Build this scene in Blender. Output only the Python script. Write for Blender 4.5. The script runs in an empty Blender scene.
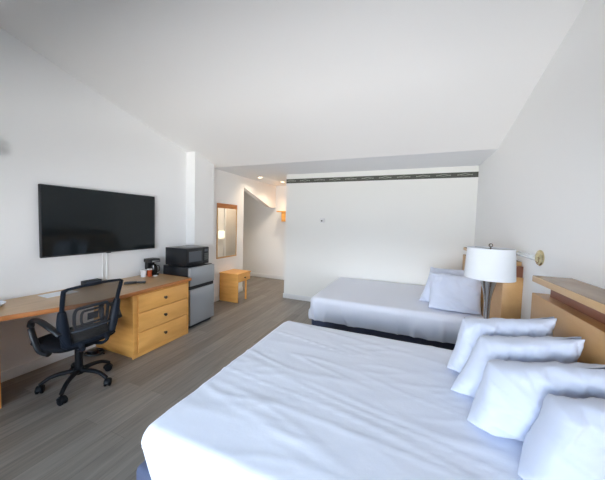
import bpy, bmesh, math, random
from mathutils import Vector, Matrix, noise
random.seed(4)
S = bpy.context.scene
COL = S.collection
PI = math.pi

# ------------------------------------------------------------------ camera
F_PX, YAW, PITCH, ROLL, PSHIFT = 264.945, 0.386694, 0.0506525, -0.027366, -4.035
cd = bpy.data.cameras.new('camera')
cam = bpy.data.objects.new('camera', cd)
COL.objects.link(cam)
cd.sensor_fit = 'HORIZONTAL'
cd.sensor_width = 36.0
cd.lens = F_PX / 605.0 * 36.0
cd.shift_y = PSHIFT / 605.0
cd.clip_start = 0.02
_c, _s = math.cos(YAW), math.sin(YAW)
fw = Vector((-_s, _c, 0)); rt = Vector((_c, _s, 0)); up = Vector((0, 0, 1))
f2 = fw * math.cos(PITCH) - up * math.sin(PITCH)
u2 = up * math.cos(PITCH) + fw * math.sin(PITCH)
r3 = rt * math.cos(ROLL) - u2 * math.sin(ROLL)
u3 = u2 * math.cos(ROLL) + rt * math.sin(ROLL)
m = Matrix((r3, u3, -f2)).transposed().to_4x4()
m.translation = Vector((0, 0, 1.55))
cam.matrix_world = m
S.camera = cam

# ------------------------------------------------------------------ view, world, big lights
S.view_settings.view_transform = 'Standard'
S.view_settings.look = 'None'
S.view_settings.exposure = 0.0
S.view_settings.gamma = 1.0
S.view_settings.use_curve_mapping = False
S.cycles.max_bounces = 12
S.cycles.diffuse_bounces = 8
S.cycles.transparent_max_bounces = 12
S.cycles.sample_clamp_indirect = 6.0

W = bpy.data.worlds.new('sky')
S.world = W
W.use_nodes = True
_bg = W.node_tree.nodes['Background']
_tc = W.node_tree.nodes.new('ShaderNodeTexCoord')
_sx = W.node_tree.nodes.new('ShaderNodeSeparateXYZ')
_rp = W.node_tree.nodes.new('ShaderNodeValToRGB')
_rp.color_ramp.elements[0].position = 0.49
_rp.color_ramp.elements[0].color = (0.06, 0.06, 0.06, 1)
_rp.color_ramp.elements[1].position = 0.53
_rp.color_ramp.elements[1].color = (0.70, 0.85, 1.0, 1)
_ma = W.node_tree.nodes.new('ShaderNodeMath')
_ma.operation = 'MULTIPLY_ADD'
_ma.inputs[1].default_value = 0.5
_ma.inputs[2].default_value = 0.5
W.node_tree.links.new(_tc.outputs['Generated'], _sx.inputs[0])
W.node_tree.links.new(_sx.outputs[2], _ma.inputs[0])
W.node_tree.links.new(_ma.outputs[0], _rp.inputs[0])
W.node_tree.links.new(_rp.outputs[0], _bg.inputs[0])
_bg.inputs[1].default_value = 0.7


def area(name, loc, target, sx, sy, power, color):
    l = bpy.data.lights.new(name, 'AREA')
    l.shape = 'RECTANGLE'; l.size = sx; l.size_y = sy
    l.energy = power; l.color = color
    o = bpy.data.objects.new(name, l)
    COL.objects.link(o)
    o.location = loc
    d = Vector(target) - Vector(loc)
    o.rotation_euler = d.to_track_quat('-Z', 'Y').to_euler()
    return o


# sky above the head of the window, and the sunlit ground beyond it
area('sky_light', (-1.2, -7.4, 4.3), (-1.0, 2.2, 0.3), 12.0, 2.6, 1300, (0.48, 0.72, 1.0))
area('horizon_light', (0.1, -12.0, 2.1), (-0.6, 2.0, 0.8), 22.0, 4.0, 5900, (0.84, 0.90, 1.0))
area('ground_light', (0.1, -12.0, -2.6), (-0.6, 2.0, 2.0), 18.0, 2.8, 4900, (1.0, 0.99, 0.98))


# ------------------------------------------------------------------ materials
def new_mat(name):
    mt = bpy.data.materials.new(name)
    mt.use_nodes = True
    nt = mt.node_tree
    return mt, nt, nt.nodes['Principled BSDF']


def N(nt, t, **kw):
    n = nt.nodes.new(t)
    for k, v in kw.items():
        setattr(n, k, v)
    return n


def coords(nt, scale=(1, 1, 1), rot=(0, 0, 0)):
    g = N(nt, 'ShaderNodeNewGeometry')
    mp = N(nt, 'ShaderNodeMapping')
    mp.inputs['Scale'].default_value = scale
    mp.inputs['Rotation'].default_value = rot
    nt.links.new(g.outputs['Position'], mp.inputs['Vector'])
    return mp


def plain(name, col, rough=0.5, metal=0.0, bump=0.0, bscale=60, var=0.0, spec=0.5):
    mt, nt, b = new_mat(name)
    b.inputs['Base Color'].default_value = (*col, 1)
    b.inputs['Roughness'].default_value = rough
    b.inputs['Metallic'].default_value = metal
    b.inputs['Specular IOR Level'].default_value = spec
    mp = coords(nt)
    nz = N(nt, 'ShaderNodeTexNoise')
    nz.inputs['Scale'].default_value = bscale
    nz.inputs['Detail'].default_value = 3
    nt.links.new(mp.outputs[0], nz.inputs['Vector'])
    if bump:
        bp = N(nt, 'ShaderNodeBump')
        bp.inputs['Strength'].default_value = bump
        bp.inputs['Distance'].default_value = 0.004
        nt.links.new(nz.outputs['Fac'], bp.inputs['Height'])
        nt.links.new(bp.outputs[0], b.inputs['Normal'])
    if var:
        mx = N(nt, 'ShaderNodeMix', data_type='RGBA')
        mx.inputs[6].default_value = (*[c * (1 - var) for c in col], 1)
        mx.inputs[7].default_value = (*[min(1, c * (1 + var)) for c in col], 1)
        nt.links.new(nz.outputs['Fac'], mx.inputs[0])
        nt.links.new(mx.outputs[2], b.inputs['Base Color'])
    return mt


def wood(name, c1, c2, scale=(3, 3, 30), rough=0.38):
    mt, nt, b = new_mat(name)
    mp = coords(nt, scale)
    nz = N(nt, 'ShaderNodeTexNoise')
    nz.inputs['Scale'].default_value = 1.6
    nz.inputs['Detail'].default_value = 6
    nz.inputs['Roughness'].default_value = 0.6
    nt.links.new(mp.outputs[0], nz.inputs['Vector'])
    cr = N(nt, 'ShaderNodeValToRGB')
    cr.color_ramp.elements[0].position = 0.3
    cr.color_ramp.elements[0].color = (*c1, 1)
    cr.color_ramp.elements[1].position = 0.72
    cr.color_ramp.elements[1].color = (*c2, 1)
    nt.links.new(nz.outputs['Fac'], cr.inputs[0])
    nt.links.new(cr.outputs[0], b.inputs['Base Color'])
    b.inputs['Roughness'].default_value = rough
    return mt


def floor_mat():
    mt, nt, b = new_mat('grey_vinyl_planks')
    g = N(nt, 'ShaderNodeNewGeometry')
    mp = N(nt, 'ShaderNodeMapping')
    mp.inputs['Rotation'].default_value = (0, 0, PI / 2)
    nt.links.new(g.outputs['Position'], mp.inputs['Vector'])
    br = N(nt, 'ShaderNodeTexBrick')
    br.inputs['Color1'].default_value = (0.21, 0.185, 0.16, 1)
    br.inputs['Color2'].default_value = (0.30, 0.27, 0.235, 1)
    br.inputs['Mortar'].default_value = (0.17, 0.15, 0.13, 1)
    br.inputs['Scale'].default_value = 1.0
    br.inputs['Mortar Size'].default_value = 0.0012
    br.inputs['Brick Width'].default_value = 1.2
    br.inputs['Row Height'].default_value = 0.15
    br.inputs['Bias'].default_value = 0.0
    br.offset = 0.37
    nt.links.new(mp.outputs[0], br.inputs['Vector'])
    m2 = coords(nt, (26, 1.6, 1))
    nz = N(nt, 'ShaderNodeTexNoise')
    nz.inputs['Scale'].default_value = 1.5
    nz.inputs['Detail'].default_value = 7
    nz.inputs['Roughness'].default_value = 0.62
    nt.links.new(m2.outputs[0], nz.inputs['Vector'])
    cr = N(nt, 'ShaderNodeValToRGB')
    cr.color_ramp.elements[0].position = 0.3
    cr.color_ramp.elements[0].color = (0.72, 0.72, 0.74, 1)
    cr.color_ramp.elements[1].position = 0.75
    cr.color_ramp.elements[1].color = (1.18, 1.16, 1.13, 1)
    nt.links.new(nz.outputs['Fac'], cr.inputs[0])
    mx = N(nt, 'ShaderNodeMix', data_type='RGBA', blend_type='MULTIPLY')
    mx.inputs[0].default_value = 1.0
    nt.links.new(br.outputs['Color'], mx.inputs[6])
    nt.links.new(cr.outputs[0], mx.inputs[7])
    nt.links.new(mx.outputs[2], b.inputs['Base Color'])
    b.inputs['Roughness'].default_value = 0.42
    return mt


def border_mat():
    mt, nt, b = new_mat('patterned_border_paper')
    g = N(nt, 'ShaderNodeNewGeometry')
    sp = N(nt, 'ShaderNodeSeparateXYZ')
    nt.links.new(g.outputs['Position'], sp.inputs[0])

    def mth(op, a, bb=None):
        n = N(nt, 'ShaderNodeMath', operation=op)
        for i, v in enumerate((a, bb)):
            if v is None:
                continue
            if isinstance(v, (int, float)):
                n.inputs[i].default_value = v
            else:
                nt.links.new(v, n.inputs[i])
        return n.outputs[0]
    x, z = sp.outputs[0], sp.outputs[2]
    tri = mth('PINGPONG', x, 0.15)                      # 0..0.15
    crest = mth('MULTIPLY', tri, 0.22)
    d1 = mth('ABSOLUTE', mth('SUBTRACT', mth('SUBTRACT', z, 2.352), crest))
    d2 = mth('ABSOLUTE', mth('SUBTRACT', mth('SUBTRACT', 2.385, z), crest))
    line = mth('MAXIMUM', mth('LESS_THAN', d1, 0.006), mth('LESS_THAN', d2, 0.003))
    near = mth('GREATER_THAN', tri, 0.045)
    fac = mth('MULTIPLY', line, near)
    edge = mth('GREATER_THAN', mth('ABSOLUTE', mth('SUBTRACT', z, 2.366)), 0.034)
    mx = N(nt, 'ShaderNodeMix', data_type='RGBA')
    mx.inputs[6].default_value = (0.085, 0.088, 0.072, 1)
    mx.inputs[7].default_value = (0.30, 0.31, 0.26, 1)
    nt.links.new(fac, mx.inputs[0])
    m3 = N(nt, 'ShaderNodeMix', data_type='RGBA')
    m3.inputs[7].default_value = (0.045, 0.046, 0.038, 1)
    nt.links.new(edge, m3.inputs[0])
    nt.links.new(mx.outputs[2], m3.inputs[6])
    nt.links.new(m3.outputs[2], b.inputs['Base Color'])
    b.inputs['Roughness'].default_value = 0.7
    return mt


def see_through(name, col, fac, gloss=0.3):
    mt, nt, b = new_mat(name)
    b.inputs['Base Color'].default_value = (*col, 1)
    b.inputs['Roughness'].default_value = gloss
    tr = N(nt, 'ShaderNodeBsdfTransparent')
    mx = N(nt, 'ShaderNodeMixShader')
    mx.inputs[0].default_value = fac
    out = nt.nodes['Material Output']
    nt.links.new(tr.outputs[0], mx.inputs[1])
    nt.links.new(b.outputs[0], mx.inputs[2])
    nt.links.new(mx.outputs[0], out.inputs[0])
    return mt


def glow(name, col, strength):
    mt, nt, b = new_mat(name)
    b.inputs['Base Color'].default_value = (*col, 1)
    b.inputs['Emission Color'].default_value = (*col, 1)
    b.inputs['Emission Strength'].default_value = strength
    return mt


def fabric(name, col, rough=0.85, weave=900, bump=0.06, sheen=0.2):
    mt, nt, b = new_mat(name)
    b.inputs['Base Color'].default_value = (*col, 1)
    b.inputs['Roughness'].default_value = rough
    b.inputs['Sheen Weight'].default_value = sheen
    if col[0] > 0.5:
        b.inputs['Subsurface Weight'].default_value = 0.15
        b.inputs['Subsurface Radius'].default_value = (0.03, 0.03, 0.035)
        b.inputs['Subsurface Scale'].default_value = 1.0
    b.inputs['Specular IOR Level'].default_value = 0.25
    mp = coords(nt, (1, 1, 1))
    nz = N(nt, 'ShaderNodeTexNoise')
    nz.inputs['Scale'].default_value = 34
    nz.inputs['Detail'].default_value = 4
    nt.links.new(mp.outputs[0], nz.inputs['Vector'])
    bp = N(nt, 'ShaderNodeBump')
    bp.inputs['Strength'].default_value = bump
    bp.inputs['Distance'].default_value = 0.01
    nt.links.new(nz.outputs['Fac'], bp.inputs['Height'])
    nt.links.new(bp.outputs[0], b.inputs['Normal'])
    return mt


M = dict(
    wall=plain('white_wall_paint', (0.89, 0.895, 0.89), 0.75, bump=0.05, bscale=220),
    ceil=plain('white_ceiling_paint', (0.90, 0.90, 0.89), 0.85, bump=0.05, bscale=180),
    ceilf=plain('shaded_white_ceiling_paint', (0.83, 0.85, 0.87), 0.85, bump=0.05, bscale=180),  # white ceiling; the flat part's weaker light is painted in as a greyer tone
    trim=plain('white_trim_paint', (0.80, 0.81, 0.81), 0.4),
    floor=floor_mat(),
    border=border_mat(),
    cream=plain('cream_wall_paint', (0.87, 0.87, 0.83), 0.75, bump=0.05, bscale=220),
    maple=wood('golden_maple', (0.76, 0.355, 0.080), (0.90, 0.47, 0.135), (2.0, 2.0, 14)),
    mapleh=wood('golden_maple_long_grain', (0.80, 0.385, 0.095), (0.93, 0.495, 0.15), (14, 2.0, 14)),
    desk=wood('desk_top_laminate', (0.52, 0.32, 0.145), (0.64, 0.42, 0.22), (12, 1.6, 6), 0.3),
    edge=wood('reddish_edge_band', (0.40, 0.135, 0.035), (0.52, 0.20, 0.06), (3, 3, 20)),
    head=wood('headboard_laminate', (0.52, 0.29, 0.11), (0.60, 0.36, 0.15), (6, 1.5, 6), 0.4),
    headl=wood('headboard_edge_light', (0.55, 0.34, 0.15), (0.64, 0.42, 0.21), (6, 1.5, 6), 0.4),
    mahog=wood('reddish_brown_board', (0.20, 0.070, 0.035), (0.27, 0.105, 0.055), (6, 1.5, 10), 0.4),
    shelf=wood('shelf_top_laminate', (0.32, 0.21, 0.13), (0.40, 0.28, 0.18), (6, 1.5, 6), 0.25),
    walnut=wood('brown_nightstand_wood', (0.16, 0.085, 0.05), (0.22, 0.12, 0.07), (4, 4, 4)),
    sheet=fabric('white_cotton_sheet', (0.77, 0.80, 0.89)),
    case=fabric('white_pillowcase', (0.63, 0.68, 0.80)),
    navy=fabric('navy_box_spring_cloth', (0.085, 0.10, 0.165)),
    black=plain('black_plastic', (0.008, 0.009, 0.011), 0.42),
    blackm=plain('matte_black_plastic', (0.016, 0.018, 0.022), 0.6),
    nylon=plain('black_nylon_base', (0.005, 0.006, 0.008), 0.5, spec=0.25),
    frame=plain('dark_blue_grey_plastic', (0.007, 0.011, 0.019), 0.5, spec=0.25),
    lumbar=plain('blue_grey_lumbar_plastic', (0.040, 0.054, 0.080), 0.5),
    seatf=fabric('black_seat_fabric', (0.004, 0.005, 0.008), bump=0.3, sheen=0.0),
    mesh=see_through('open_black_mesh', (0.035, 0.033, 0.032), 0.62, 0.8),
    screen=plain('dark_glossy_screen', (0.008, 0.012, 0.014), 0.06, spec=0.35),
    steel=plain('brushed_silver_door', (0.42, 0.44, 0.46), 0.42, metal=0.5, bump=0.02),
    blackapp=plain('black_appliance_enamel', (0.010, 0.012, 0.015), 0.28),
    window=plain('dark_microwave_window', (0.075, 0.085, 0.10), 0.3),
    chrome=plain('polished_nickel', (0.46, 0.45, 0.44), 0.24, metal=1.0),
    brass=plain('polished_brass', (0.70, 0.60, 0.36), 0.2, metal=1.0),
    knob=plain('antique_bronze_knob', (0.075, 0.05, 0.035), 0.35, metal=0.7),
    shade=plain('white_linen_shade', (0.78, 0.82, 0.86), 0.85, bump=0.1, bscale=400),
    mirror=plain('silvered_mirror', (0.90, 0.90, 0.88), 0.02, metal=1.0),
    paper=plain('white_paper', (0.85, 0.87, 0.90), 0.7),
    white=plain('white_plastic', (0.80, 0.80, 0.79), 0.45),
    grey=plain('pale_grey_plastic', (0.76, 0.78, 0.79), 0.6),
    dial=plain('dark_grey_dial', (0.10, 0.11, 0.10), 0.5),
    red=plain('orange_red_packet', (0.55, 0.10, 0.03), 0.5),
    acrylic=see_through('clear_acrylic', (0.85, 0.88, 0.90), 0.55, 0.15),
    jug=see_through('dark_carafe_glass', (0.02, 0.018, 0.016), 0.8, 0.08),
    pane=see_through('window_glass', (0.9, 0.95, 0.95), 0.06, 0.05),
    warm=glow('warm_lit_lens', (1.0, 0.80, 0.50), 6.0),
    litbox=glow('lit_white_diffuser', (1.0, 0.93, 0.74), 1.1),
    door=plain('painted_door', (0.62, 0.60, 0.56), 0.5),
)


# ------------------------------------------------------------------ mesh builder
class MB:
    def __init__(self):
        self.bm = bmesh.new()

    def _merge(self, tmp, mat4=None):
        me = bpy.data.meshes.new('tmp')
        if mat4 is not None:
            bmesh.ops.transform(tmp, matrix=mat4, verts=tmp.verts)
        tmp.to_mesh(me); tmp.free()
        self.bm.from_mesh(me)
        bpy.data.meshes.remove(me)
        return self

    def box(self, x0, x1, y0, y1, z0, z1, bev=0.0, seg=2, mat4=None):
        t = bmesh.new()
        bmesh.ops.create_cube(t, size=1.0)
        for v in t.verts:
            v.co = Vector(((x0 + x1) / 2 + v.co.x * (x1 - x0), (y0 + y1) / 2 + v.co.y * (y1 - y0), (z0 + z1) / 2 + v.co.z * (z1 - z0)))
        if bev:
            bmesh.ops.bevel(t, geom=list(t.edges), offset=bev, segments=seg, profile=0.5, affect='EDGES')
        return self._merge(t, mat4)

    def prism(self, pts, axis, a0, a1, bev=0.0):
        """pts: 2-D outline in the two other axes (x: (y,z); y: (x,z); z: (x,y))"""
        t = bmesh.new()

        def P(p, a):
            return {'x': (a, p[0], p[1]), 'y': (p[0], a, p[1]), 'z': (p[0], p[1], a)}[axis]
        lo = [t.verts.new(P(p, a0)) for p in pts]
        hi = [t.verts.new(P(p, a1)) for p in pts]
        n = len(pts)
        t.faces.new(lo); t.faces.new(hi)
        for i in range(n):
            t.faces.new((lo[i], lo[(i + 1) % n], hi[(i + 1) % n], hi[i]))
        bmesh.ops.recalc_face_normals(t, faces=t.faces)
        if bev:
            bmesh.ops.bevel(t, geom=list(t.edges), offset=bev, segments=2, profile=0.5, affect='EDGES')
        return self._merge(t)

    def lathe(self, prof, c=(0, 0, 0), axis='z', seg=40, mat4=None):
        """prof: (radius, height) pairs, revolved about the axis through c"""
        t = bmesh.new()
        rings = []
        for r, h in prof:
            ring = []
            if r < 1e-6:
                ring = [t.verts.new((0, 0, h))]
            else:
                for i in range(seg):
                    a = 2 * PI * i / seg
                    ring.append(t.verts.new((r * math.cos(a), r * math.sin(a), h)))
            rings.append(ring)
        for A, B in zip(rings, rings[1:]):
            if len(A) == 1 and len(B) == 1:
                continue
            for i in range(seg):
                j = (i + 1) % seg
                if len(A) == 1:
                    t.faces.new((A[0], B[j], B[i]))
                elif len(B) == 1:
                    t.faces.new((A[i], A[j], B[0]))
                else:
                    t.faces.new((A[i], A[j], B[j], B[i]))
        bmesh.ops.recalc_face_normals(t, faces=t.faces)
        R = Matrix.Identity(4)
        if axis == 'x':
            R = Matrix.Rotation(PI / 2, 4, 'Y')
        elif axis == 'y':
            R = Matrix.Rotation(-PI / 2, 4, 'X')
        T = Matrix.Translation(Vector(c)) @ R
        if mat4 is not None:
            T = mat4 @ T
        return self._merge(t, T)

    def tube(self, path, rad, seg=12, sx=1.0, closed=False, mat4=None, upv=(0, 0, 1)):
        """round or oval tube along a path; rad may be a list; sx widens it sideways"""
        t = bmesh.new()
        P = [Vector(p) for p in path]
        n = len(P)
        rads = rad if isinstance(rad, (list, tuple)) else [rad] * n
        rings = []
        for i in range(n):
            if closed:
                d = P[(i + 1) % n] - P[i - 1]
            else:
                d = P[min(i + 1, n - 1)] - P[max(i - 1, 0)]
            d.normalize()
            u = Vector(upv)
            s = d.cross(u)
            if s.length < 1e-3:
                s = d.cross(Vector((0, 1, 0)))
            s.normalize()
            u = s.cross(d)
            rings.append([t.verts.new(P[i] + s * (rads[i] * sx * math.cos(2 * PI * k / seg)) + u * (rads[i] * math.sin(2 * PI * k / seg))) for k in range(seg)])
        for i in range(n if closed else n - 1):
            A, B = rings[i], rings[(i + 1) % n]
            for k in range(seg):
                t.faces.new((A[k], A[(k + 1) % seg], B[(k + 1) % seg], B[k]))
        if not closed:
            t.faces.new(list(reversed(rings[0]))); t.faces.new(rings[-1])
        bmesh.ops.recalc_face_normals(t, faces=t.faces)
        return self._merge(t, mat4)

    def grid(self, rows, closed_u=False):
        """rows: list of lists of points"""
        V = [[self.bm.verts.new(p) for p in r] for r in rows]
        for a, b in zip(V, V[1:]):
            for i in range(len(a) - 1):
                self.bm.faces.new((a[i], a[i + 1], b[i + 1], b[i]))
        return self

    def build(self, name, mat, parent=None, angle=35, mats=None):
        me = bpy.data.meshes.new(name)
        if parent is not None:
            w = Vector((0, 0, 0)); p = parent
            while p is not None:
                w += p.location; p = p.parent
            bmesh.ops.translate(self.bm, vec=-w, verts=self.bm.verts)
        self.bm.to_mesh(me); self.bm.free()
        me.materials.append(mat)
        for pl in me.polygons:
            pl.use_smooth = True
        me.set_sharp_from_angle(angle=math.radians(angle))
        o = bpy.data.objects.new(name, me)
        COL.objects.link(o)
        if parent is not None:
            o.parent = parent
        return o


def tag(o, label=None, cat=None, group=None, kind=None):
    if label: o['label'] = label
    if cat: o['category'] = cat
    if group: o['group'] = group
    if kind: o['kind'] = kind
    return o


def thing(name, label, cat, loc, group=None):
    o = bpy.data.objects.new(name, None)
    o.empty_display_size = 0.1
    COL.objects.link(o)
    o.location = loc
    return tag(o, label, cat, group)


def struct(o, label=None, cat=None):
    return tag(o, label, cat, kind='structure')


def smooth_path(pts, n=8):
    """Catmull-Rom through pts"""
    P = [Vector(p) for p in pts]
    out = []
    for i in range(len(P) - 1):
        p0 = P[max(i - 1, 0)]; p1 = P[i]; p2 = P[i + 1]; p3 = P[min(i + 2, len(P) - 1)]
        for k in range(n):
            t = k / n
            out.append(0.5 * ((2 * p1) + (p2 - p0) * t + (2 * p0 - 5 * p1 + 4 * p2 - p3) * t * t + (3 * p1 - p0 - 3 * p2 + p3) * t ** 3))
    out.append(P[-1])
    return out


# ------------------------------------------------------------------ room shell
XL, XR, XE = -3.44, 0.93, -3.39         # left wall, right wall, left wall of the entry
YB, YF, YH = -1.0, 4.84, 6.35           # window wall, far wall, end of the entry hall
YC, ZC, SL = 3.88, 2.50, 0.265          # crease of the ceiling, its flat height, slope


def zc(y):
    return ZC + SL * max(0.0, YC - y)


struct(MB().box(-4.9, 1.1, YB - 0.12, YH + 0.12, -0.1, 0).build('floor', M['floor']), 'grey brown plank floor with wood grain', 'floor')
zb = zc(YB - 0.12)
struct(MB().prism([(YB - 0.12, zb), (YC, ZC), (YC, ZC + 0.12), (YB - 0.12, zb + 0.12)], 'x', -4.9, 1.1).build('ceiling', M['ceil']),
       'white ceiling sloping down from the window towards the far wall', 'ceiling')
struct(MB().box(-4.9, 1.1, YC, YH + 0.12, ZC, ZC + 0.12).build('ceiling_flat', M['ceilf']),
       'flat white ceiling above the far bed and entry, shade put into its colour', 'ceiling')
struct(MB().prism([(YB, 0), (3.36, 0), (3.36, zc(3.36)), (YB, zc(YB))], 'x', XL - 0.12, XL).build('wall_left', M['wall']), 'white wall behind the television and desk', 'wall')
struct(MB().prism([(3.335, 0), (3.79, 0), (3.79, zc(3.79)), (3.335, zc(3.335))], 'x', XL - 0.12, -3.26).build('wall_pillar', M['wall']), 'shallow white pier behind the refrigerator', 'wall')
struct(MB().prism([(3.80, 0), (4.88, 0), (4.88, 2.28), (6.06, 1.92), (YH, 1.92), (YH, ZC), (YC, ZC), (3.80, zc(3.80))], 'x', XE - 0.12, XE).build('wall_entry', M['wall']),
       'white entry wall with mirror and a slant topped opening', 'wall')
struct(MB().box(-4.75, -2.23, YH, YH + 0.12, 0, ZC).build('wall_hall', M['wall']), 'white wall at the end of the entry hall', 'wall')
struct(MB().box(-4.9, -4.75, 4.5, YH + 0.12, 0, ZC).build('wall_alcove', M['wall']), 'white side wall inside the alcove', 'wall')
struct(MB().box(-4.75, XE - 0.12, 4.76, 4.88, 0, ZC).build('wall_alcove_near', M['wall']), 'white near wall inside the alcove', 'wall')
struct(MB().box(-2.35, XR, YF, YF + 0.12, 0, ZC).build('wall_far', M['cream']), 'wide white wall beside the far bed', 'wall')
struct(MB().box(-2.35, -2.23, YF + 0.12, YH, 0, ZC).build('wall_bathroom', M['wall']), 'white bathroom wall along the entry hall', 'wall')
struct(MB().prism([(YB, 0), (YF + 0.12, 0), (YF + 0.12, ZC), (YC, ZC), (YB, zc(YB))], 'x', XR, XR + 0.12).build('wall_right', M['wall']), 'white wall behind the headboards', 'wall')
# window wall behind the camera
wx0, wx1, wz0, wz1 = -2.15, 0.42, 0.44, 1.92
wb = MB()
wb.box(XL - 0.12, wx0, YB - 0.12, YB, 0, zc(YB)).box(wx1, XR + 0.12, YB - 0.12, YB, 0, zc(YB))
wb.box(wx0, wx1, YB - 0.12, YB, 0, wz0).box(wx0, wx1, YB - 0.12, YB, wz1, zc(YB))
struct(wb.build('wall_window', M['wall']), 'white window wall', 'wall')
wf = MB()
wf.box(wx0, wx1, YB - 0.1, YB - 0.03, wz0, wz0 + 0.05).box(wx0, wx1, YB - 0.1, YB - 0.03, wz1 - 0.05, wz1)
for xx in (wx0, (wx0 + wx1) / 2 - 0.025, wx1 - 0.05):
    wf.box(xx, xx + 0.05, YB - 0.1, YB - 0.03, wz0 + 0.05, wz1 - 0.05)
win = struct(wf.build('window_1', M['trim']), 'wide white framed window', 'window')
MB().box(wx0 + 0.05, wx1 - 0.05, YB - 0.068, YB - 0.062, wz0 + 0.05, wz1 - 0.05).build('pane', M['pane'], win)


def skirting(name, x0, x1, y0, y1, label):
    struct(MB().box(x0, x1, y0, y1, 0, 0.095, 0.004).build(name, M['trim']), label, 'baseboard')


skirting('baseboard_left', XL, XL + 0.014, YB, 3.345, 'white baseboard under the desk wall')
skirting('baseboard_entry', XE, XE + 0.014, 3.80, 4.88, 'white baseboard under the mirror wall')
skirting('baseboard_hall', -4.75, -2.35, YH - 0.014, YH, 'white baseboard at the end of the hall')
skirting('baseboard_far', -2.364, XR, YF - 0.014, YF, 'white baseboard along the far wall')
skirting('baseboard_bathroom', -2.364, -2.35, YF, 5.12, 'white baseboard on the bathroom wall')

struct(MB().box(-2.35, XR, YF - 0.004, YF, 2.325, 2.407).build('trim_1', M['border']), 'dark patterned border strip high on the far wall', 'border')

dr = struct(MB().box(-2.372, -2.35, 5.55, 6.0, 0, 2.0, 0.003).build('door_1', M['door']), 'pale bathroom door in the entry hall', 'door')
fr = MB().box(-2.378, -2.35, 5.49, 5.55, 0, 2.06).box(-2.378, -2.35, 6.0, 6.06, 0, 2.06).box(-2.378, -2.35, 5.55, 6.0, 2.0, 2.06)
fr.build('door_frame', M['trim'], dr)

# ------------------------------------------------------------------ beds
def drape(x0, x1, y0, y1, ztop, drop, r, rc, hfun, sides, step=0.016, flare=0.0):
    """a cover over a mattress: sides = (foot, head, near, far) overhang or not"""
    drops = [drop if s else 0.0 for s in sides]
    bend = r * PI / 2

    def spans(a, b, d0, d1):
        i0, i1 = (a + rc if d0 else a), (b - rc if d1 else b)
        lo = i0 - (d0 + rc - r + bend if d0 else 0)
        hi = i1 + (d1 + rc - r + bend if d1 else 0)
        n = max(2, int((hi - lo) / step))
        return i0, i1, [lo + (hi - lo) * k / n for k in range(n + 1)]
    ix0, ix1, us = spans(x0, x1, drops[0], drops[1])
    iy0, iy1, vs = spans(y0, y1, drops[2], drops[3])
    maxd = drop + rc - r + bend
    rows = []
    for v in vs:
        row = []
        for u in us:
            cu = min(max(u, ix0), ix1); cv = min(max(v, iy0), iy1)
            du, dv = u - cu, v - cv
            d = math.hypot(du, dv)
            if d < 1e-9:
                p = Vector((u, v, ztop)); nrm = Vector((0, 0, 1))
            else:
                dirx, diry = du / d, dv / d
                d = min(d, maxd)
                flat = rc - r
                if d <= flat:
                    h, z, nz = d, 0.0, Vector((0, 0, 1))
                elif d <= flat + bend:
                    a = (d - flat) / r
                    h = flat + r * math.sin(a); z = -r * (1 - math.cos(a))
                    nz = Vector((dirx * math.sin(a), diry * math.sin(a), math.cos(a)))
                else:
                    e = d - flat - bend
                    h = rc + flare * e; z = -r - e
                    nz = Vector((dirx, diry, 0))
                p = Vector((cu + dirx * h, cv + diry * h, ztop + z)); nrm = nz
            row.append(p + nrm * hfun(u, v, p))
        rows.append(row)
    return rows


def ridge(x, y, z):
    n = noise.noise(Vector((x, y, z)))
    return max(0.0, 1 - abs(n) * 2.6) ** 2


def near_wrinkle(u, v, p):
    top = 1.0 if p.z > 0.5 else 0.35
    a = ridge(u * 1.1 + 3.1, (v + 0.16 * u) * 5.5, 0.3)
    m1 = max(0, min(1, 0.55 + 1.2 * noise.noise(Vector((u * 1.6, v * 1.6, 4.2)))))
    b = ridge(u * 2.3 - 1.7, (v - 0.22 * u) * 9.0, 7.7)
    m2 = max(0, min(1, 0.35 + 1.4 * noise.noise(Vector((u * 2.1, v * 2.4, 9.1)))))
    n3 = noise.noise(Vector((u * 1.0 + 8.0, (v + 0.20 * u) * 11.0, 6.6)))
    c = max(0.0, 1 - abs(n3) * 6.0) * max(0.0, min(1.0, 0.4 + 1.5 * noise.noise(Vector((u * 1.3, v * 1.9, 3.4)))))
    soft = noise.noise(Vector((u * 1.7, v * 3.0, 2.0))) * 0.0035 + 0.0055 * c
    hang = 0.0
    if p.z < 0.5:
        hang = 0.006 * noise.noise(Vector(((u - v) * 7, p.z * 1.2, 5.0)))
    return top * (0.0032 * a * m1 + 0.0034 * b * m2 + soft) + hang


def far_wrinkle(u, v, p):
    soft = noise.noise(Vector((u * 1.5, v * 2.2, 12.0))) * 0.006
    k = max(0.0, min(1.0, (0.54 - p.z) / 0.2))
    tucks = 0.028 * k * ridge(u * 5.5 + 0.8 * p.z, p.z * 1.6, 3.3)
    tucks += 0.012 * k * noise.noise(Vector((u * 13, p.z * 3, 1.1)))
    return soft + tucks


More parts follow.
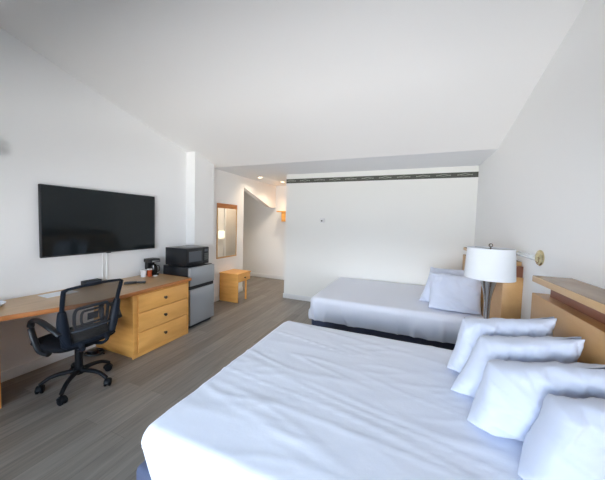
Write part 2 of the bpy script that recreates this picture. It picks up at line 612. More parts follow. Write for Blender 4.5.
def bed(label, x0, y0, y1, zt, hem, hfun, flare, base_x):
    xh = 0.778
    root = thing('bed', label, 'bed', ((x0 + xh) / 2, (y0 + y1) / 2, 0))
    b = MB().box(base_x, xh - 0.02, y0 + 0.07, y1 - 0.07, 0.09, 0.30, 0.025, 3)
    b.build('box_spring', M['navy'], root)
    for xx in (base_x + 0.1, xh - 0.12):
        for yy in (y0 + 0.15, y1 - 0.15):
            MB().lathe([(0, 0), (0.025, 0), (0.03, 0.09), (0, 0.09)], (xx, yy, 0.0), seg=16).build('leg', M['blackm'], root)
    MB().box(x0 + 0.07, xh - 0.01, y0 + 0.07, y1 - 0.07, 0.302, zt - 0.03, 0.05, 4).build('mattress', M['sheet'], root)
    rows = drape(x0, xh, y0, y1, zt, zt - hem - 0.07, 0.07, 0.10, hfun, (1, 0, 1, 1), flare=flare)
    MB().grid(rows).build('bed_sheet', M['sheet'], root, angle=180)
    return root


bed('large white bed in the foreground with four pillows at its head', -1.15, 0.80, 2.415, 0.57, 0.26, near_wrinkle, -0.22, -1.235)
bed('farther white bed on dark navy base, along the far wall', -1.21, 3.24, 4.795, 0.57, 0.28, far_wrinkle, 0.0, -1.19)


# ------------------------------------------------------------------ pillows
def pillow(label, bl, L, H0, H1, T, lean, yaw, slant, seed, group, rnd=0.05, wr=1.0, twist=0.0):
    """bl: front end of the lower long edge; stands on that edge. H0/H1: height at the
    front end and at the headboard end; slant: how far the front end leans back"""
    nu, nv = 80, 54
    base = Vector(bl)
    R = Matrix.Translation(base) @ Matrix.Rotation(yaw, 4, 'Z')
    b = MB()

    def pt(u, v, side):
        au, av = abs(u), abs(v)
        fu, fv = (u + 1) / 2, (v + 1) / 2
        # corners stand out a little, edges draw in between them
        cu_ = u * (1 - 0.05 * (1 - v * v) * au ** 4)
        ce = max(0.0, 1 - au ** 6)
        h = H0 + (H1 - H0) * fu
        z = h * fv
        if v > 0:
            z -= 0.035 * h * ce * av ** 3 * (1 - 0.5 * fu)
        if u < 0:
            z -= rnd * h * au ** 5 * max(0.0, v) ** 5
        else:
            z -= 0.03 * h * au ** 8 * max(0.0, v) ** 4
            cu_ -= 0.02 * au ** 8 * max(0.0, v) ** 8
        x = L * (cu_ + 1) / 2 + 0.4 * rnd * max(0.0, -u) ** 6 * max(0.0, v) ** 6 + slant * fv * (1 - fu) ** 1.5
        e = max(0.0, 1 - au ** (5.0 if u < 0 else 8.0)) ** 0.5 * (max(0.0, 1 - av ** 6.0) ** 0.5 if v > 0 else max(0.0, 1 - av ** 3.6) ** 0.5)
        sag = 1 + 0.26 * (-v)
        t = T / 2 * e * sag * (1.06 - 0.14 * fu)
        q = Vector((x * 5, z * 5, seed * 3.7 + side))
        w = 0.014 * noise.noise(q) + 0.012 * ridge(x * 2.6 + seed, z * 7 + x * 3.5, seed * 1.3 + side)
        w -= 0.012 * max(0.0, v) ** 0.7 * ridge(x * 11 + z * 4, z * 1.7, seed * 2.1 + 5 + side)
        w -= 0.010 * max(0.0, u) * ridge(x * 2.0, z * 13, seed * 1.1 + side)
        w += 0.006 * noise.noise(Vector((x * 16, z * 16, seed + 3 * side))) + 0.006 * ridge(x * 5 + z * 9, z * 6 - x * 3, seed * 2.9 + side) + 0.007 * max(0.0, v) * ridge(x * 20 - z * 6, z * 3, seed * 0.7 + side)
        w += 0.010 * max(0.0, v) * ridge(x * 6 - z * 10 + seed, z * 4 + x * 4, seed * 4.1 + side)
        w *= wr
        ear = max(0.0, u) ** 5 * max(0.0, v) ** 3
        z += 0.018 * ear
        y = side * (t + w * min(1.0, e * 2.2) + 0.016 * ear)
        wob = 0.010 * noise.noise(Vector((u * 2.2, v * 2.2, seed)))
        return R @ Vector((x, y + wob - math.tan(lean) * z - twist * fu * fv, z))
    for side in (-1, 1):
        rows = []
        for j in range(nv + 1):
            v = math.sin((-1 + 2 * j / nv) * PI / 2)
            row = []
            for i in range(nu + 1):
                u = math.sin((-1 + 2 * i / nu) * PI / 2)
                row.append(pt(u, v, side))
            rows.append(row if side < 0 else row[::-1])
        b.grid(rows)
    bmesh.ops.remove_doubles(b.bm, verts=b.bm.verts, dist=0.0006)
    bmesh.ops.recalc_face_normals(b.bm, faces=b.bm.faces)
    o = b.build('pillow', M['case'], None, angle=180)
    o.data.transform(Matrix.Translation(-base))
    o.location = base
    return tag(o, label, 'pillow', group)


PG = 'pillows standing in a row at the head of the near bed'
R_ = math.radians
pillow('white pillow at the far end of the near row, beside the lamp', (0.272, 2.035, 0.58), 0.495, 0.355, 0.49, 0.20, R_(-3), R_(-4), 0.075, 1, PG, 0.015, 1.5, 0.19)
pillow('white pillow second from the lamp in the near row', (0.262, 1.765, 0.58), 0.505, 0.35, 0.475, 0.18, R_(-3), R_(-4), 0.13, 2, PG, 0.015, 1.5, 0.17)
pillow('white pillow third from the lamp, with a rounded front end', (0.305, 1.515, 0.58), 0.46, 0.32, 0.45, 0.19, R_(-3), R_(-3), 0.07, 3, PG, 0.025, 1.5, 0.15)
pillow('nearest white pillow, cut off by the corner of the photo', (0.435, 1.26, 0.58), 0.335, 0.34, 0.43, 0.19, R_(-3), R_(-4), 0.08, 4, PG, 0.03, 1.5, 0.12)
PF = 'pillows on the far bed'
pillow('white pillow on the far bed facing the room, in front of another pillow', (0.235, 3.46, 0.58), 0.535, 0.435, 0.40, 0.15, R_(-8), R_(-2), 0.0, 5, PF, 0.0, 0.9)
pillow('white pillow on the far bed leaning behind the front one', (0.14, 3.74, 0.58), 0.63, 0.44, 0.44, 0.15, R_(-12), R_(-3), 0.12, 6, PF, 0.0)


# ------------------------------------------------------------------ headboards, nightstand
def headboard(label, y0, y1, board0, board1, sh0, sh1):
    root = thing('headboard', label, 'headboard', (0.86, (y0 + y1) / 2, 0))
    MB().box(0.783, 0.929, y0, y1, 0.0, 1.118, 0.003).build('panel', M['head'], root)
    tag(MB().box(0.848, 0.929, board0, board1, 1.118, 1.215).build('recessed_board', M['mahog'], root), 'reddish brown board')
    sh = MB().box(0.735, 0.929, sh0, sh1, 1.215, 1.252, 0.003).build('shelf', M['headl'], root)
    MB().box(0.737, 0.928, sh0 + 0.002, sh1 - 0.002, 1.2515, 1.2535).build('shelf_top', M['shelf'], sh)
    return root


headboard('light wood headboard with overhanging shelf behind the near bed', 0.55, 2.245, 0.7, 2.16, 0.8, 2.12)
headboard('light wood headboard behind the far bed, partly behind the lamp', 2.85, 4.82, 2.87, 4.7, 2.91, 4.52)

ns = thing('nightstand', 'brown nightstand between the two beds under the lamp', 'nightstand', (0.7, 2.82, 0))
MB().box(0.575, 0.775, 2.50, 3.17, 0.06, 0.575, 0.003).build('body', M['walnut'], ns)
MB().box(0.56, 0.78, 2.48, 3.19, 0.575, 0.60, 0.004).build('top', M['walnut'], ns)
MB().box(0.60, 0.77, 2.53, 3.14, 0.0, 0.06).build('plinth', M['walnut'], ns)
for zz in (0.10, 0.34):
    d = MB().box(0.56, 0.575, 2.53, 3.14, zz, zz + 0.21, 0.003).build('drawer', M['walnut'], ns)
    MB().lathe([(0, 0), (0.008, 0), (0.008, 0.012), (0.016, 0.018), (0.014, 0.026), (0, 0.028)], (0.56, 2.83, zz + 0.105), seg=20, mat4=Matrix.Translation((0.56, 2.83, zz + 0.105)) @ Matrix.Rotation(-PI / 2, 4, 'Y') @ Matrix.Translation((-0.56, -2.83, -zz - 0.105))).build('knob', M['knob'], d)

lx, ly = 0.645, 2.72
tl = thing('table_lamp', 'table lamp with white drum shade and trumpet shaped silver base', 'lamp', (lx, ly, 0.60))
MB().lathe([(0, 0.6005), (0.075, 0.6005), (0.075, 0.612), (0.05, 0.62), (0.026, 0.64), (0.021, 0.70), (0.022, 0.80), (0.025, 0.91), (0.034, 0.98), (0.050, 1.05), (0.064, 1.095), (0.066, 1.10), (0.062, 1.104), (0.02, 1.105), (0, 1.105)], (lx, ly, 0), seg=48).build('lamp_base', M['chrome'], tl)
MB().lathe([(0.183, 1.115), (0.186, 1.115), (0.173, 1.375), (0.170, 1.375), (0.183, 1.115)], (lx, ly, 0), seg=64).build('lamp_shade', M['shade'], tl)
hp = MB().lathe([(0, 1.105), (0.012, 1.105), (0.012, 1.17), (0, 1.17)], (lx, ly, 0), seg=16)
for s in (-1, 1):
    hp.tube(smooth_path([(lx, ly + s * 0.012, 1.13), (lx, ly + s * 0.06, 1.18), (lx, ly + s * 0.055, 1.31), (lx, ly, 1.372)]), 0.002, 8, upv=(1, 0, 0))
for k in range(3):
    a = 2 * PI * k / 3
    hp.tube([(lx, ly, 1.370), (lx + 0.1705 * math.cos(a), ly + 0.1705 * math.sin(a), 1.370)], 0.002, 6)
hp.build('harp', M['chrome'], tl)
fi = MB().lathe([(0, 1.372), (0.006, 1.372), (0.005, 1.385), (0, 1.386)], (lx, ly, 0), seg=16)
fi.tube([(lx + 0.013 * math.cos(2 * PI * k / 20), ly, 1.399 + 0.013 * math.sin(2 * PI * k / 20)) for k in range(20)], 0.0035, 8, closed=True, upv=(0, 1, 0))
fi.build('finial', M['knob'], tl)

wl = thing('wall_lamp', 'small brass wall lamp with clear arm on the white wall above the headboards', 'lamp', (0.93, 2.552, 1.33))
MB().lathe([(0, 0), (0.058, 0), (0.061, -0.008), (0.055, -0.016), (0.040, -0.020), (0.034, -0.028), (0.018, -0.034), (0, -0.036)], (0.929, 2.552, 1.33), axis='x', seg=40).build('wall_plate', M['brass'], wl)
MB().tube(smooth_path([(0.900, 2.556, 1.33), (0.888, 2.60, 1.331), (0.884, 2.70, 1.331), (0.884, 2.84, 1.331)]), [0.022] * 9 + [0.020] * 16, 14).build('arm', M['acrylic'], wl)
MB().lathe([(0, 0), (0.016, 0), (0.02, 0.03), (0.012, 0.05), (0, 0.052)], (0.884, 2.842, 1.331), axis='y', seg=24).build('bulb_holder', M['brass'], wl)

# ------------------------------------------------------------------ desk and chest
dk = thing('desk_top', 'long wooden desk top with reddish front edge under the television', 'desk', (-3.1, 1.7, 0.72))
front = [(-2.93, 0.45), (-2.925, 0.75), (-2.90, 1.0), (-2.80, 1.26), (-2.705, 1.55), (-2.690, 1.75), (-2.70, 1.95), (-2.715, 2.25), (-2.722, 2.72)]
fs = [(p.x, p.y) for p in smooth_path([(x, y, 0) for x, y in front], 6)]
MB().prism([(XL + 0.001, 0.45)] + fs + [(XL + 0.001, 2.72)], 'z', 0.7215, 0.76).build('worktop', M['desk'], dk)
en = len(fs)
eb = MB()
rows = [[Vector((x + dx, y, z)) for x, y in fs] for dx, z in ((0.0, 0.7205), (0.007, 0.7225), (0.011, 0.732), (0.011, 0.75), (0.007, 0.759), (0.0, 0.7612))]
eb.grid(rows)
eb.box(XL + 0.001, fs[-1][0] + 0.006, 2.72, 2.731, 0.7205, 0.7612, 0.003)
eb.build('edge_band', M['edge'], dk)
tag(MB().box(XL + 0.015, -2.965, 0.955, 1.0, 0.0, 0.7195, 0.002).build('side_panel', M['maple'], dk))

ch = thing('drawer_chest', 'light maple three drawer chest under the right end of the desk', 'chest of drawers', (-3.09, 2.318, 0))
cx = -2.745
MB().box(XL + 0.016, cx - 0.02, 1.93, 2.707, 0.045, 0.7195, 0.002).build('carcass', M['maple'], ch)
fb = MB().box(cx - 0.02, cx, 1.93, 1.985, 0.0, 0.7195, 0.002).box(cx - 0.02, cx, 2.672, 2.707, 0.0, 0.7195, 0.002)
fb.box(cx - 0.02, cx, 1.985, 2.672, 0.0, 0.05, 0.002).box(cx - 0.02, cx, 1.985, 2.672, 0.700, 0.7195, 0.002)
fb.build('face_frame', M['maple'], ch)
MB().box(XL + 0.016, cx - 0.02, 1.95, 2.69, 0.0, 0.045).build('plinth', M['maple'], ch)
for z0, z1 in ((0.055, 0.272), (0.278, 0.492), (0.498, 0.698)):
    d = MB().box(cx - 0.012, cx + 0.010, 1.988, 2.669, z0, z1, 0.004).build('drawer', M['mapleh'], ch)
    zz = (z0 + z1) / 2
    kb = MB().lathe([(0, -0.001), (0.013, 0), (0.013, 0.003), (0.006, 0.006), (0.006, 0.014), (0.017, 0.019), (0.019, 0.024), (0.012, 0.031), (0, 0.033)], (cx + 0.010, 2.325, zz), axis='x', seg=24)
    kb.build('knob', M['knob'], d)

# ------------------------------------------------------------------ television
tv = thing('television', 'large black flat television on the left wall above the desk', 'television', (XL, 2.08, 1.49))
MB().box(-3.425, -3.385, 1.447, 2.712, 1.124, 1.860, 0.006).build('housing', M['blackm'], tv)
MB().box(-3.386, -3.3825, 1.455, 2.704, 1.140, 1.853).build('screen', M['screen'], tv)
MB().box(XL + 0.0005, -3.425, 1.85, 2.3, 1.3, 1.7).build('wall_bracket', M['blackm'], tv)
MB().box(-3.386, -3.380, 2.055, 2.105, 1.117, 1.127, 0.001).build('sensor_bar', M['black'], tv)

for yy, w_ in ((2.045, 0.010), (2.093, 0.016)):
    o = MB().box(XL, XL + 0.012, yy - w_ / 2, yy + w_ / 2, 0.762, 1.123, 0.003).build('cable_cover', M['white'])
    tag(o, 'thin white cable cover under the television, ' + ('left one of the pair' if yy < 2.06 else 'right one of the pair'), 'cable cover', 'cable covers below the television')

# ------------------------------------------------------------------ things on the desk
cr = thing('clock_radio', 'small black box on the desk by the wall, behind the chair back', 'clock radio', (-3.38, 1.89, 0.7605))
MB().box(-3.425, -3.345, 1.80, 1.98, 0.7605, 0.822, 0.008).build('case', M['blackm'], cr)
MB().box(-3.346, -3.343, 1.815, 1.965, 0.772, 0.812, 0.001).build('front_panel', M['lumbar'], cr)

pp = MB().box(-3.36, -3.19, 1.40, 1.66, 0.7605, 0.7635).build('paper_sheet', M['paper'])
tag(pp, 'white paper lying on the desk left of the chair back', 'paper')
pl = MB().lathe([(0, 0.7608), (0.05, 0.7608), (0.10, 0.775), (0.115, 0.79), (0.112, 0.791), (0.09, 0.776), (0.04, 0.768), (0, 0.767)], (-3.27, 1.03, 0), seg=40).build('plate', M['paper'])
tag(pl, 'white rounded dish at the left end of the desk, cut by the frame', 'dish')


def remote(label, c, ang, ln, w, h, nb):
    root = thing('remote_control', label, 'remote control', (c[0], c[1], 0.7605), 'remote controls on the desk')
    R = Matrix.Translation((c[0], c[1], 0)) @ Matrix.Rotation(ang, 4, 'Z')
    MB().box(-ln / 2, ln / 2, -w / 2, w / 2, 0.7605, 0.7605 + h, 0.006, 3, mat4=R).build('body', M['black'], root)
    bb = MB()
    for i in range(nb):
        for j in (-1, 0, 1):
            bb.box(-ln / 2 + 0.02 + i * 0.016 - 0.004, -ln / 2 + 0.02 + i * 0.016 + 0.004, j * 0.012 - 0.004, j * 0.012 + 0.004, 0.7605 + h - 0.001, 0.7605 + h + 0.002, mat4=R)
    bb.build('buttons', M['lumbar'], root)


remote('thicker black remote control on the desk, nearer the chair', (-3.075, 2.135), R_(50), 0.13, 0.05, 0.026, 5)
remote('thin black remote control on the desk, nearer the drawers corner', (-3.005, 2.215), R_(35), 0.10, 0.045, 0.020, 4)

cm = thing('coffee_maker', 'small black coffee maker on the desk near the refrigerator', 'coffee maker', (-3.31, 2.60, 0.7605))
MB().box(-3.385, -3.245, 2.545, 2.665, 0.7605, 0.785, 0.006).build('base', M['black'], cm)
MB().box(-3.385, -3.325, 2.55, 2.66, 0.785, 0.96, 0.006).build('tank', M['black'], cm)
MB().prism([(-3.385, 0.945), (-3.235, 0.945), (-3.235, 0.98), (-3.25, 0.995), (-3.385, 0.995)], 'y', 2.535, 2.675, 0.006).build('brew_head', M['black'], cm)
MB().box(-3.2345, -3.2315, 2.55, 2.66, 0.955, 0.972, 0.001).build('trim_band', M['steel'], cm)
jg = MB().lathe([(0, 0.786), (0.035, 0.786), (0.046, 0.81), (0.044, 0.87), (0.032, 0.905), (0.034, 0.915), (0, 0.915)], (-3.275, 2.605, 0), seg=28).build('carafe', M['jug'], cm)
MB().tube(smooth_path([(-3.24, 2.625, 0.90), (-3.215, 2.64, 0.89), (-3.21, 2.642, 0.84), (-3.235, 2.628, 0.815)]), 0.006, 8).build('handle', M['black'], jg)

cu = thing('paper_cup', 'white cup on the desk left of the coffee maker', 'cup', (-3.30, 2.47, 0.7605))
MB().lathe([(0, 0.7608), (0.030, 0.7608), (0.038, 0.855), (0.040, 0.858), (0.036, 0.858), (0.029, 0.77), (0, 0.768)], (-3.30, 2.47, 0), seg=28).build('cup_body', M['paper'], cu)
MB().lathe([(0.0, 0.0), (0.012, 0.0), (0.012, 0.06), (0, 0.06)], (-3.305, 2.475, 0.80), seg=12).build('stirrer', M['white'], cu)
rk = thing('coffee_packets', 'orange red packet holder between the white cup and coffee maker', 'packets', (-3.255, 2.53, 0.7605))
MB().box(-3.275, -3.235, 2.505, 2.545, 0.7605, 0.85, 0.004).build('packet', M['red'], rk)
MB().box(-3.278, -3.232, 2.502, 2.548, 0.85, 0.868, 0.003).build('lid', M['white'], rk)
sg = MB().box(-3.225, -3.19, 2.555, 2.60, 0.7605, 0.775, 0.004).build('sachet', M['paper'])
tag(sg, 'tiny white sachet in front of the coffee maker', 'sachet')

# ------------------------------------------------------------------ refrigerator and microwave
fg = thing('refrigerator', 'silver fronted black mini refrigerator beside the drawer chest', 'refrigerator', (-3.07, 3.03, 0))
fx = -2.795
MB().box(-3.31, fx - 0.05, 2.785, 3.275, 0.02, 0.868, 0.004).build('cabinet', M['blackapp'], fg)
MB().box(fx - 0.048, fx, 2.787, 3.273, 0.055, 0.565, 0.008).build('refrigerator_door', M['steel'], fg)
MB().box(fx - 0.048, fx, 2.787, 3.273, 0.615, 0.872, 0.008).build('freezer_door', M['steel'], fg)
MB().box(fx - 0.048, fx - 0.018, 2.79, 3.27, 0.565, 0.615).build('handle_recess', M['black'], fg)
MB().box(-3.25, fx - 0.06, 2.80, 3.26, 0.0, 0.02).build('plinth', M['black'], fg)
MB().box(-3.31, fx - 0.052, 2.785, 3.275, 0.868, 0.880, 0.004).build('top', M['blackapp'], fg)

mw = thing('microwave', 'black microwave oven on top of the mini refrigerator', 'microwave', (-3.07, 3.0, 0.8805))
mx_ = -2.855
MB().box(-3.26, mx_ - 0.02, 2.78, 3.215, 0.893, 1.142, 0.004).build('housing', M['blackapp'], mw)
d = MB().box(mx_ - 0.02, mx_, 2.781, 3.10, 0.896, 1.139, 0.004).build('door', M['black'], mw)
MB().box(mx_ - 0.001, mx_ + 0.0015, 2.82, 3.06, 0.945, 1.095).build('door_window', M['window'], d)
pn = MB().box(mx_ - 0.02, mx_, 3.104, 3.214, 0.896, 1.139, 0.004).build('control_panel', M['black'], mw)
kb = MB()
for i in range(4):
    for j in range(3):
        kb.box(mx_ - 0.001, mx_ + 0.0015, 3.122 + j * 0.026, 3.142 + j * 0.026, 0.95 + i * 0.026, 0.97 + i * 0.026)
kb.build('buttons', M['dial'], pn)
MB().box(mx_ - 0.001, mx_ + 0.0015, 3.122, 3.196, 1.075, 1.11).build('display', M['window'], pn)
for xx in (-3.22, -2.92):
    for yy in (2.81, 3.18):
        MB().lathe([(0, 0.8805), (0.012, 0.8805), (0.014, 0.893), (0, 0.893)], (xx, yy, 0), seg=14).build('foot', M['black'], mw)

# ------------------------------------------------------------------ entry: mirror, bench, coat shelf, downlights
mi = thing('mirror', 'tall wall mirror with a wooden top rail in the entry', 'mirror', (XE, 4.38, 1.35))
MB().box(XE + 0.001, XE + 0.012, 4.03, 4.605, 0.83, 1.865).build('glass', M['mirror'], mi)
MB().box(XE + 0.001, XE + 0.022, 4.015, 4.62, 1.785, 1.875, 0.002).build('top_rail', M['edge'], mi)
fr = MB().box(XE + 0.001, XE + 0.018, 4.015, 4.032, 0.82, 1.80).box(XE + 0.001, XE + 0.018, 4.603, 4.62, 0.82, 1.80).box(XE + 0.001, XE + 0.02, 4.015, 4.62, 0.815, 0.84)
fr.build('frame', M['headl'], mi)

bn = thing('entry_bench', 'small wooden bench table with one drawer below the mirror', 'bench', (-3.16, 4.3, 0))
MB().box(XE + 0.016, -2.945, 4.085, 4.53, 0.525, 0.55, 0.004).build('top', M['mapleh'], bn)
MB().box(XE + 0.016, -2.955, 4.10, 4.125, 0.0, 0.525, 0.002).build('side_panel', M['maple'], bn)
d = MB().box(-2.99, -2.955, 4.127, 4.515, 0.385, 0.520, 0.003).build('drawer', M['mapleh'], bn)
MB().box(XE + 0.03, -2.99, 4.14, 4.50, 0.40, 0.515).build('drawer_box', M['maple'], d)
MB().lathe([(0, 0), (0.010, 0), (0.006, 0.006), (0.006, 0.012), (0.016, 0.018), (0.010, 0.028), (0, 0.029)], (-2.955, 4.32, 0.452), axis='x', seg=20).build('knob', M['knob'], d)
MB().box(-3.0, -2.97, 4.40, 4.425, 0.0, 0.385, 0.002).build('leg', M['maple'], bn)

cs = thing('coat_shelf', 'wooden coat shelf high at the end of the entry hall', 'shelf', (-2.8, 6.2, 1.55))
MB().box(-3.19, -2.38, 6.02, YH - 0.001, 1.805, 1.83, 0.003).build('shelf', M['mapleh'], cs)
MB().box(-3.06, -2.40, 6.05, 6.07, 1.56, 1.804, 0.003).build('front_board', M['maple'], cs)
for xx in (-3.05, -2.42):
    MB().box(xx, xx + 0.02, 6.072, YH - 0.001, 1.56, 1.804, 0.003).build('bracket', M['maple'], cs)


def downlight(label, x, y, power):
    root = thing('downlight', label, 'ceiling light', (x, y, ZC), 'recessed lights in the entry ceiling')
    MB().lathe([(0.045, -0.0005), (0.062, -0.0005), (0.060, -0.006), (0.045, -0.004), (0.045, -0.0005)], (x, y, ZC), seg=32).build('trim_ring', M['white'], root)
    MB().lathe([(0, -0.0008), (0.044, -0.0008), (0.040, -0.003), (0, -0.004)], (x, y, ZC), seg=32).build('lens', M['warm'], root)
    l = bpy.data.lights.new('downlight_bulb', 'SPOT')
    l.energy = power; l.color = (1.0, 0.82, 0.62); l.spot_size = R_(150); l.spot_blend = 1.0; l.shadow_soft_size = 0.05
    o = bpy.data.objects.new('downlight_bulb', l)
    COL.objects.link(o)
    o.parent = root
    o.location = (0, 0, -0.02)


downlight('recessed warm ceiling light nearer the mirror wall', -3.07, 5.01, 26)
downlight('recessed warm ceiling light at the end of the hall', -2.87, 5.70, 60)

fxb = MB().box(-2.41, -2.351, 5.29, 5.45, 1.10, 1.28, 0.006).build('wall_light', M['litbox'])
tag(fxb, 'small lit white rectangular wall light, seen only in the mirror', 'wall light')

th = thing('thermostat', 'small white thermostat on the far wall', 'thermostat', (-1.567, YF, 1.59))
MB().box(-1.61, -1.525, YF - 0.022, YF - 0.0005, 1.55, 1.645, 0.006).build('body', M['white'], th)
MB().lathe([(0, 0), (0.016, 0), (0.014, -0.006), (0, -0.006)], (-1.575, YF - 0.022, 1.592), axis='y', seg=24).build('dial', M['dial'], th)

wfx = thing('wall_fixture', 'pale grey fixture high on the left wall, cut by the photo edge', 'wall fixture', (XL, 1.1, 2.12))
MB().prism([(XL + 0.0005, 2.07), (-3.37, 2.07), (-3.385, 2.2), (XL + 0.0005, 2.22)], 'y', 0.95, 1.185, 0.006).build('case', M['grey'], wfx)
MB().box(-3.375, -3.369, 0.98, 1.17, 2.078, 2.083).build('slot', M['dial'], wfx)

# ------------------------------------------------------------------ office chair
CX, CY, CROT = -2.765, 1.432, R_(1)
oc = thing('office_chair', 'black office chair with mesh back and five castors, facing the desk', 'chair', (CX, CY, 0))
CM = Matrix.Translation((CX, CY, 0)) @ Matrix.Rotation(CROT, 4, 'Z')     # local -x faces the desk

for k in range(5):
    a = R_(-53 + 72 * k) - CROT
    ca, sa = math.cos(a), math.sin(a)
    lp = [(0.03 * ca, 0.03 * sa, 0.142), (0.12 * ca, 0.12 * sa, 0.142), (0.20 * ca, 0.20 * sa, 0.124), (0.265 * ca, 0.265 * sa, 0.082)]
    sp_ = smooth_path(lp, 6)
    leg = MB().tube(sp_, [0.020 - 0.006 * i / (len(sp_) - 1) for i in range(len(sp_))], 12, sx=1.15, mat4=CM).build('leg', M['nylon'], oc)
    cb = MB()
    px, py = 0.268 * ca, 0.268 * sa
    sw = a + R_(60 + 50 * k)
    ax = Vector((-math.sin(sw), math.cos(sw), 0))
    T0 = CM @ Matrix.Translation((px + 0.012 * math.cos(sw), py + 0.012 * math.sin(sw), 0.032)) @ Matrix.Rotation(sw, 4, 'Z') @ Matrix.Rotation(PI / 2, 4, 'X') @ Matrix.Scale(1.2, 4)
    for off in (-0.021, 0.007):
        cb.lathe([(0, off), (0.022, off), (0.0265, off + 0.003), (0.0265, off + 0.011), (0.022, off + 0.014), (0, off + 0.014)], (0, 0, 0), seg=24, mat4=T0)
    cb.lathe([(0, -0.007), (0.02, -0.007), (0.02, 0.007), (0, 0.007)], (0, 0, 0), seg=16, mat4=T0)
    hood = [Vector((0.036 * math.cos(t), 0, 0.032 + 0.036 * math.sin(t))) for t in [PI * (0.05 + 0.9 * i / 10) for i in range(11)]]
    cb.tube([(px + 0.012 * math.cos(sw) + h.x * math.cos(sw), py + 0.012 * math.sin(sw) + h.x * math.sin(sw), h.z) for h in hood], 0.0045, 8, sx=4.8, mat4=CM)
    cb.lathe([(0, 0.05), (0.008, 0.05), (0.008, 0.075), (0, 0.075)], (px, py, 0), seg=12, mat4=CM)
    cb.build('caster', M['nylon'], leg)
MB().lathe([(0, 0.11), (0.036, 0.11), (0.042, 0.125), (0.042, 0.16), (0.033, 0.17), (0.030, 0.17), (0.030, 0.335), (0.025, 0.34), (0, 0.34)], (0, 0, 0), seg=28, mat4=CM).build('base_hub', M['nylon'], oc)
tag(MB().lathe([(0, 0.34), (0.016, 0.34), (0.016, 0.385), (0, 0.385)], (0, 0, 0), seg=20, mat4=CM).build('gas_lift', M['chrome'], oc), 'shiny steel gas lift')
mc = MB().box(-0.12, 0.12, -0.07, 0.07, 0.375, 0.41, 0.008, mat4=CM)
mc.tube([(0.0, 0.05, 0.385), (0.0, 0.20, 0.375)], 0.005, 8, mat4=CM)
mc.build('seat_mechanism', M['nylon'], oc)

# seat: rounded cushion
rows = []
nu, nv = 40, 40
st = MB()
for side in (1, -1):
    rows = []
    for j in range(nv + 1):
        v = -1 + 2 * j / nv
        row = []
        for i in range(nu + 1):
            u = -1 + 2 * i / nu
            # square to rounded square
            x = u * math.sqrt(1 - v * v / 2 * 0.55); y = v * math.sqrt(1 - u * u / 2 * 0.55)
            e = max(0, 1 - abs(u) ** 6) ** 0.4 * max(0, 1 - abs(v) ** 6) ** 0.4
            z = 0.445 + side * (0.035 * e) + (0.012 * (1 - 0.6 * (u * u)) * e if side > 0 else 0) - 0.02 * max(0, -u) ** 3
            row.append(CM @ Vector((-0.05 + x * 0.255, y * 0.262, z)))
        rows.append(row if side > 0 else row[::-1])
    st.grid(rows)
bmesh.ops.remove_doubles(st.bm, verts=st.bm.verts, dist=0.0005)
bmesh.ops.recalc_face_normals(st.bm, faces=st.bm.faces)
st.build('seat', M['seatf'], oc, angle=180)


def backpt(s, t):
    """s across -1..1, t up 0..1; back leans towards +x and is curved"""
    half = 0.200 + 0.030 * t ** 0.9
    y = s * half
    z = 0.470 + 0.50 * t
    x = 0.215 + 0.085 * t - 0.05 * math.sin(PI * min(1, t * 0.9)) * 0.6 - 0.045 * (s * s)
    z += 0.012 * (1 - s * s) * t - 0.01 * s * s * t
    return Vector((x, y, z))


bf = MB()
outl = [(-1, 0.02 + 0.96 * k / 14) for k in range(15)] + [(-0.9 + 1.8 * k / 12, 1.0) for k in range(13)] + [(1, 0.98 - 0.96 * k / 14) for k in range(15)] + [(0.9 - 1.8 * k / 12, 0.0) for k in range(13)]
rad = [0.017] * 15 + [0.012] * 13 + [0.017] * 15 + [0.020] * 13
bf.tube([backpt(s, t) for s, t in outl], rad, 10, closed=True, sx=1.0, mat4=CM, upv=(1, 0, 0))
# broad lower side wings
for s in (-1, 1):
    wing = smooth_path([backpt(s * 1.0, 0.62), backpt(s * 0.98, 0.40), backpt(s * 0.93, 0.2), backpt(s * 0.85, 0.02)], 6)
    bf.tube(wing, [0.014 + 0.026 * math.sin(PI * (0.15 + 0.7 * i / (len(wing) - 1))) for i in range(len(wing))], 12, sx=1.0, mat4=CM, upv=(1, 0, 0))
for s in (-1, 1):
    bf.tube(smooth_path([(0.08, s * 0.05, 0.40), (0.19, s * 0.08, 0.40), (0.235, s * 0.10, 0.44), backpt(s * 0.5, 0.02)], 6), 0.014, 10, sx=1.6, mat4=CM)
bf.build('backrest_frame', M['frame'], oc)
ms = MB()
ms.grid([[CM @ backpt(-0.98 + 1.96 * i / 20, 0.01 + 0.98 * j / 20) for i in range(21)] for j in range(21)])
ms.build('backrest_mesh', M['mesh'], oc, angle=180)


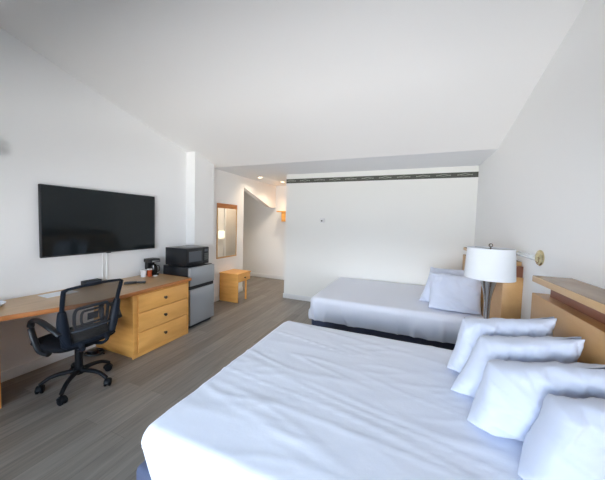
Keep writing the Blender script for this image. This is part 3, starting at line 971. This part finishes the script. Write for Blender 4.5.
def rrect(s0, s1, t0, t1, r, n=5):
    out = []
    for (cs_, ct_, a0) in ((s1 - r, t1 - r, 0), (s0 + r, t1 - r, 90), (s0 + r, t0 + r, 180), (s1 - r, t0 + r, 270)):
        for k in range(n + 1):
            a = R_(a0 + 90 * k / n)
            out.append((cs_ + r * math.cos(a), ct_ + r * math.sin(a)))
    return out


lb = MB()
for (s0, s1, t0, t1, r, w) in ((-0.62, 0.62, 0.24, 0.60, 0.12, 0.013), (-0.40, 0.40, 0.30, 0.53, 0.09, 0.010)):
    lb.tube([backpt(s, t) + Vector((-0.016, 0, 0)) for s, t in rrect(s0, s1, t0, t1, r)], w, 8, closed=True, mat4=CM, upv=(1, 0, 0))
lb.tube([backpt(-0.95 + 1.9 * i / 14, 0.22) + Vector((-0.012, 0, 0)) for i in range(15)], 0.014, 8, mat4=CM, upv=(1, 0, 0))
pad = [[CM @ (backpt(-0.2 + 0.4 * i / 6, 0.36 + 0.12 * j / 4) + Vector((-0.014, 0, 0))) for i in range(7)] for j in range(5)]
lb.grid(pad)
lb.build('lumbar_support', M['lumbar'], oc)

for s in (-1, 1):
    am = smooth_path([(0.20, s * 0.235, 0.59), (0.11, s * 0.265, 0.655), (0.0, s * 0.275, 0.690), (-0.095, s * 0.275, 0.680), (-0.130, s * 0.273, 0.62), (-0.10, s * 0.268, 0.52), (-0.03, s * 0.262, 0.43), (0.05, s * 0.24, 0.405)], 7)
    ar = MB().tube(am, [0.018 if i < 30 else 0.017 for i in range(len(am))], 12, sx=1.4, mat4=CM)
    ar.build('armrest', M['black'], oc)

# cable lying on the floor by the chest
cp = [(-3.415, 1.80, 0.012), (-3.30, 1.76, 0.012), (-3.24, 1.80, 0.012), (-3.27, 1.88, 0.012), (-3.20, 1.905, 0.012), (-3.17, 1.82, 0.016), (-3.25, 1.74, 0.034), (-3.31, 1.82, 0.034), (-3.24, 1.90, 0.034), (-3.14, 1.87, 0.012)]
cbl = thing('power_cord', 'black coiled power cord and adapter on the floor behind the chair', 'cord', (-3.25, 1.82, 0))
MB().tube(smooth_path(cp, 8), 0.009, 8).build('cord', M['black'], cbl)
MB().box(-3.30, -3.22, 1.78, 1.86, 0.001, 0.05, 0.008).build('adapter', M['black'], cbl)
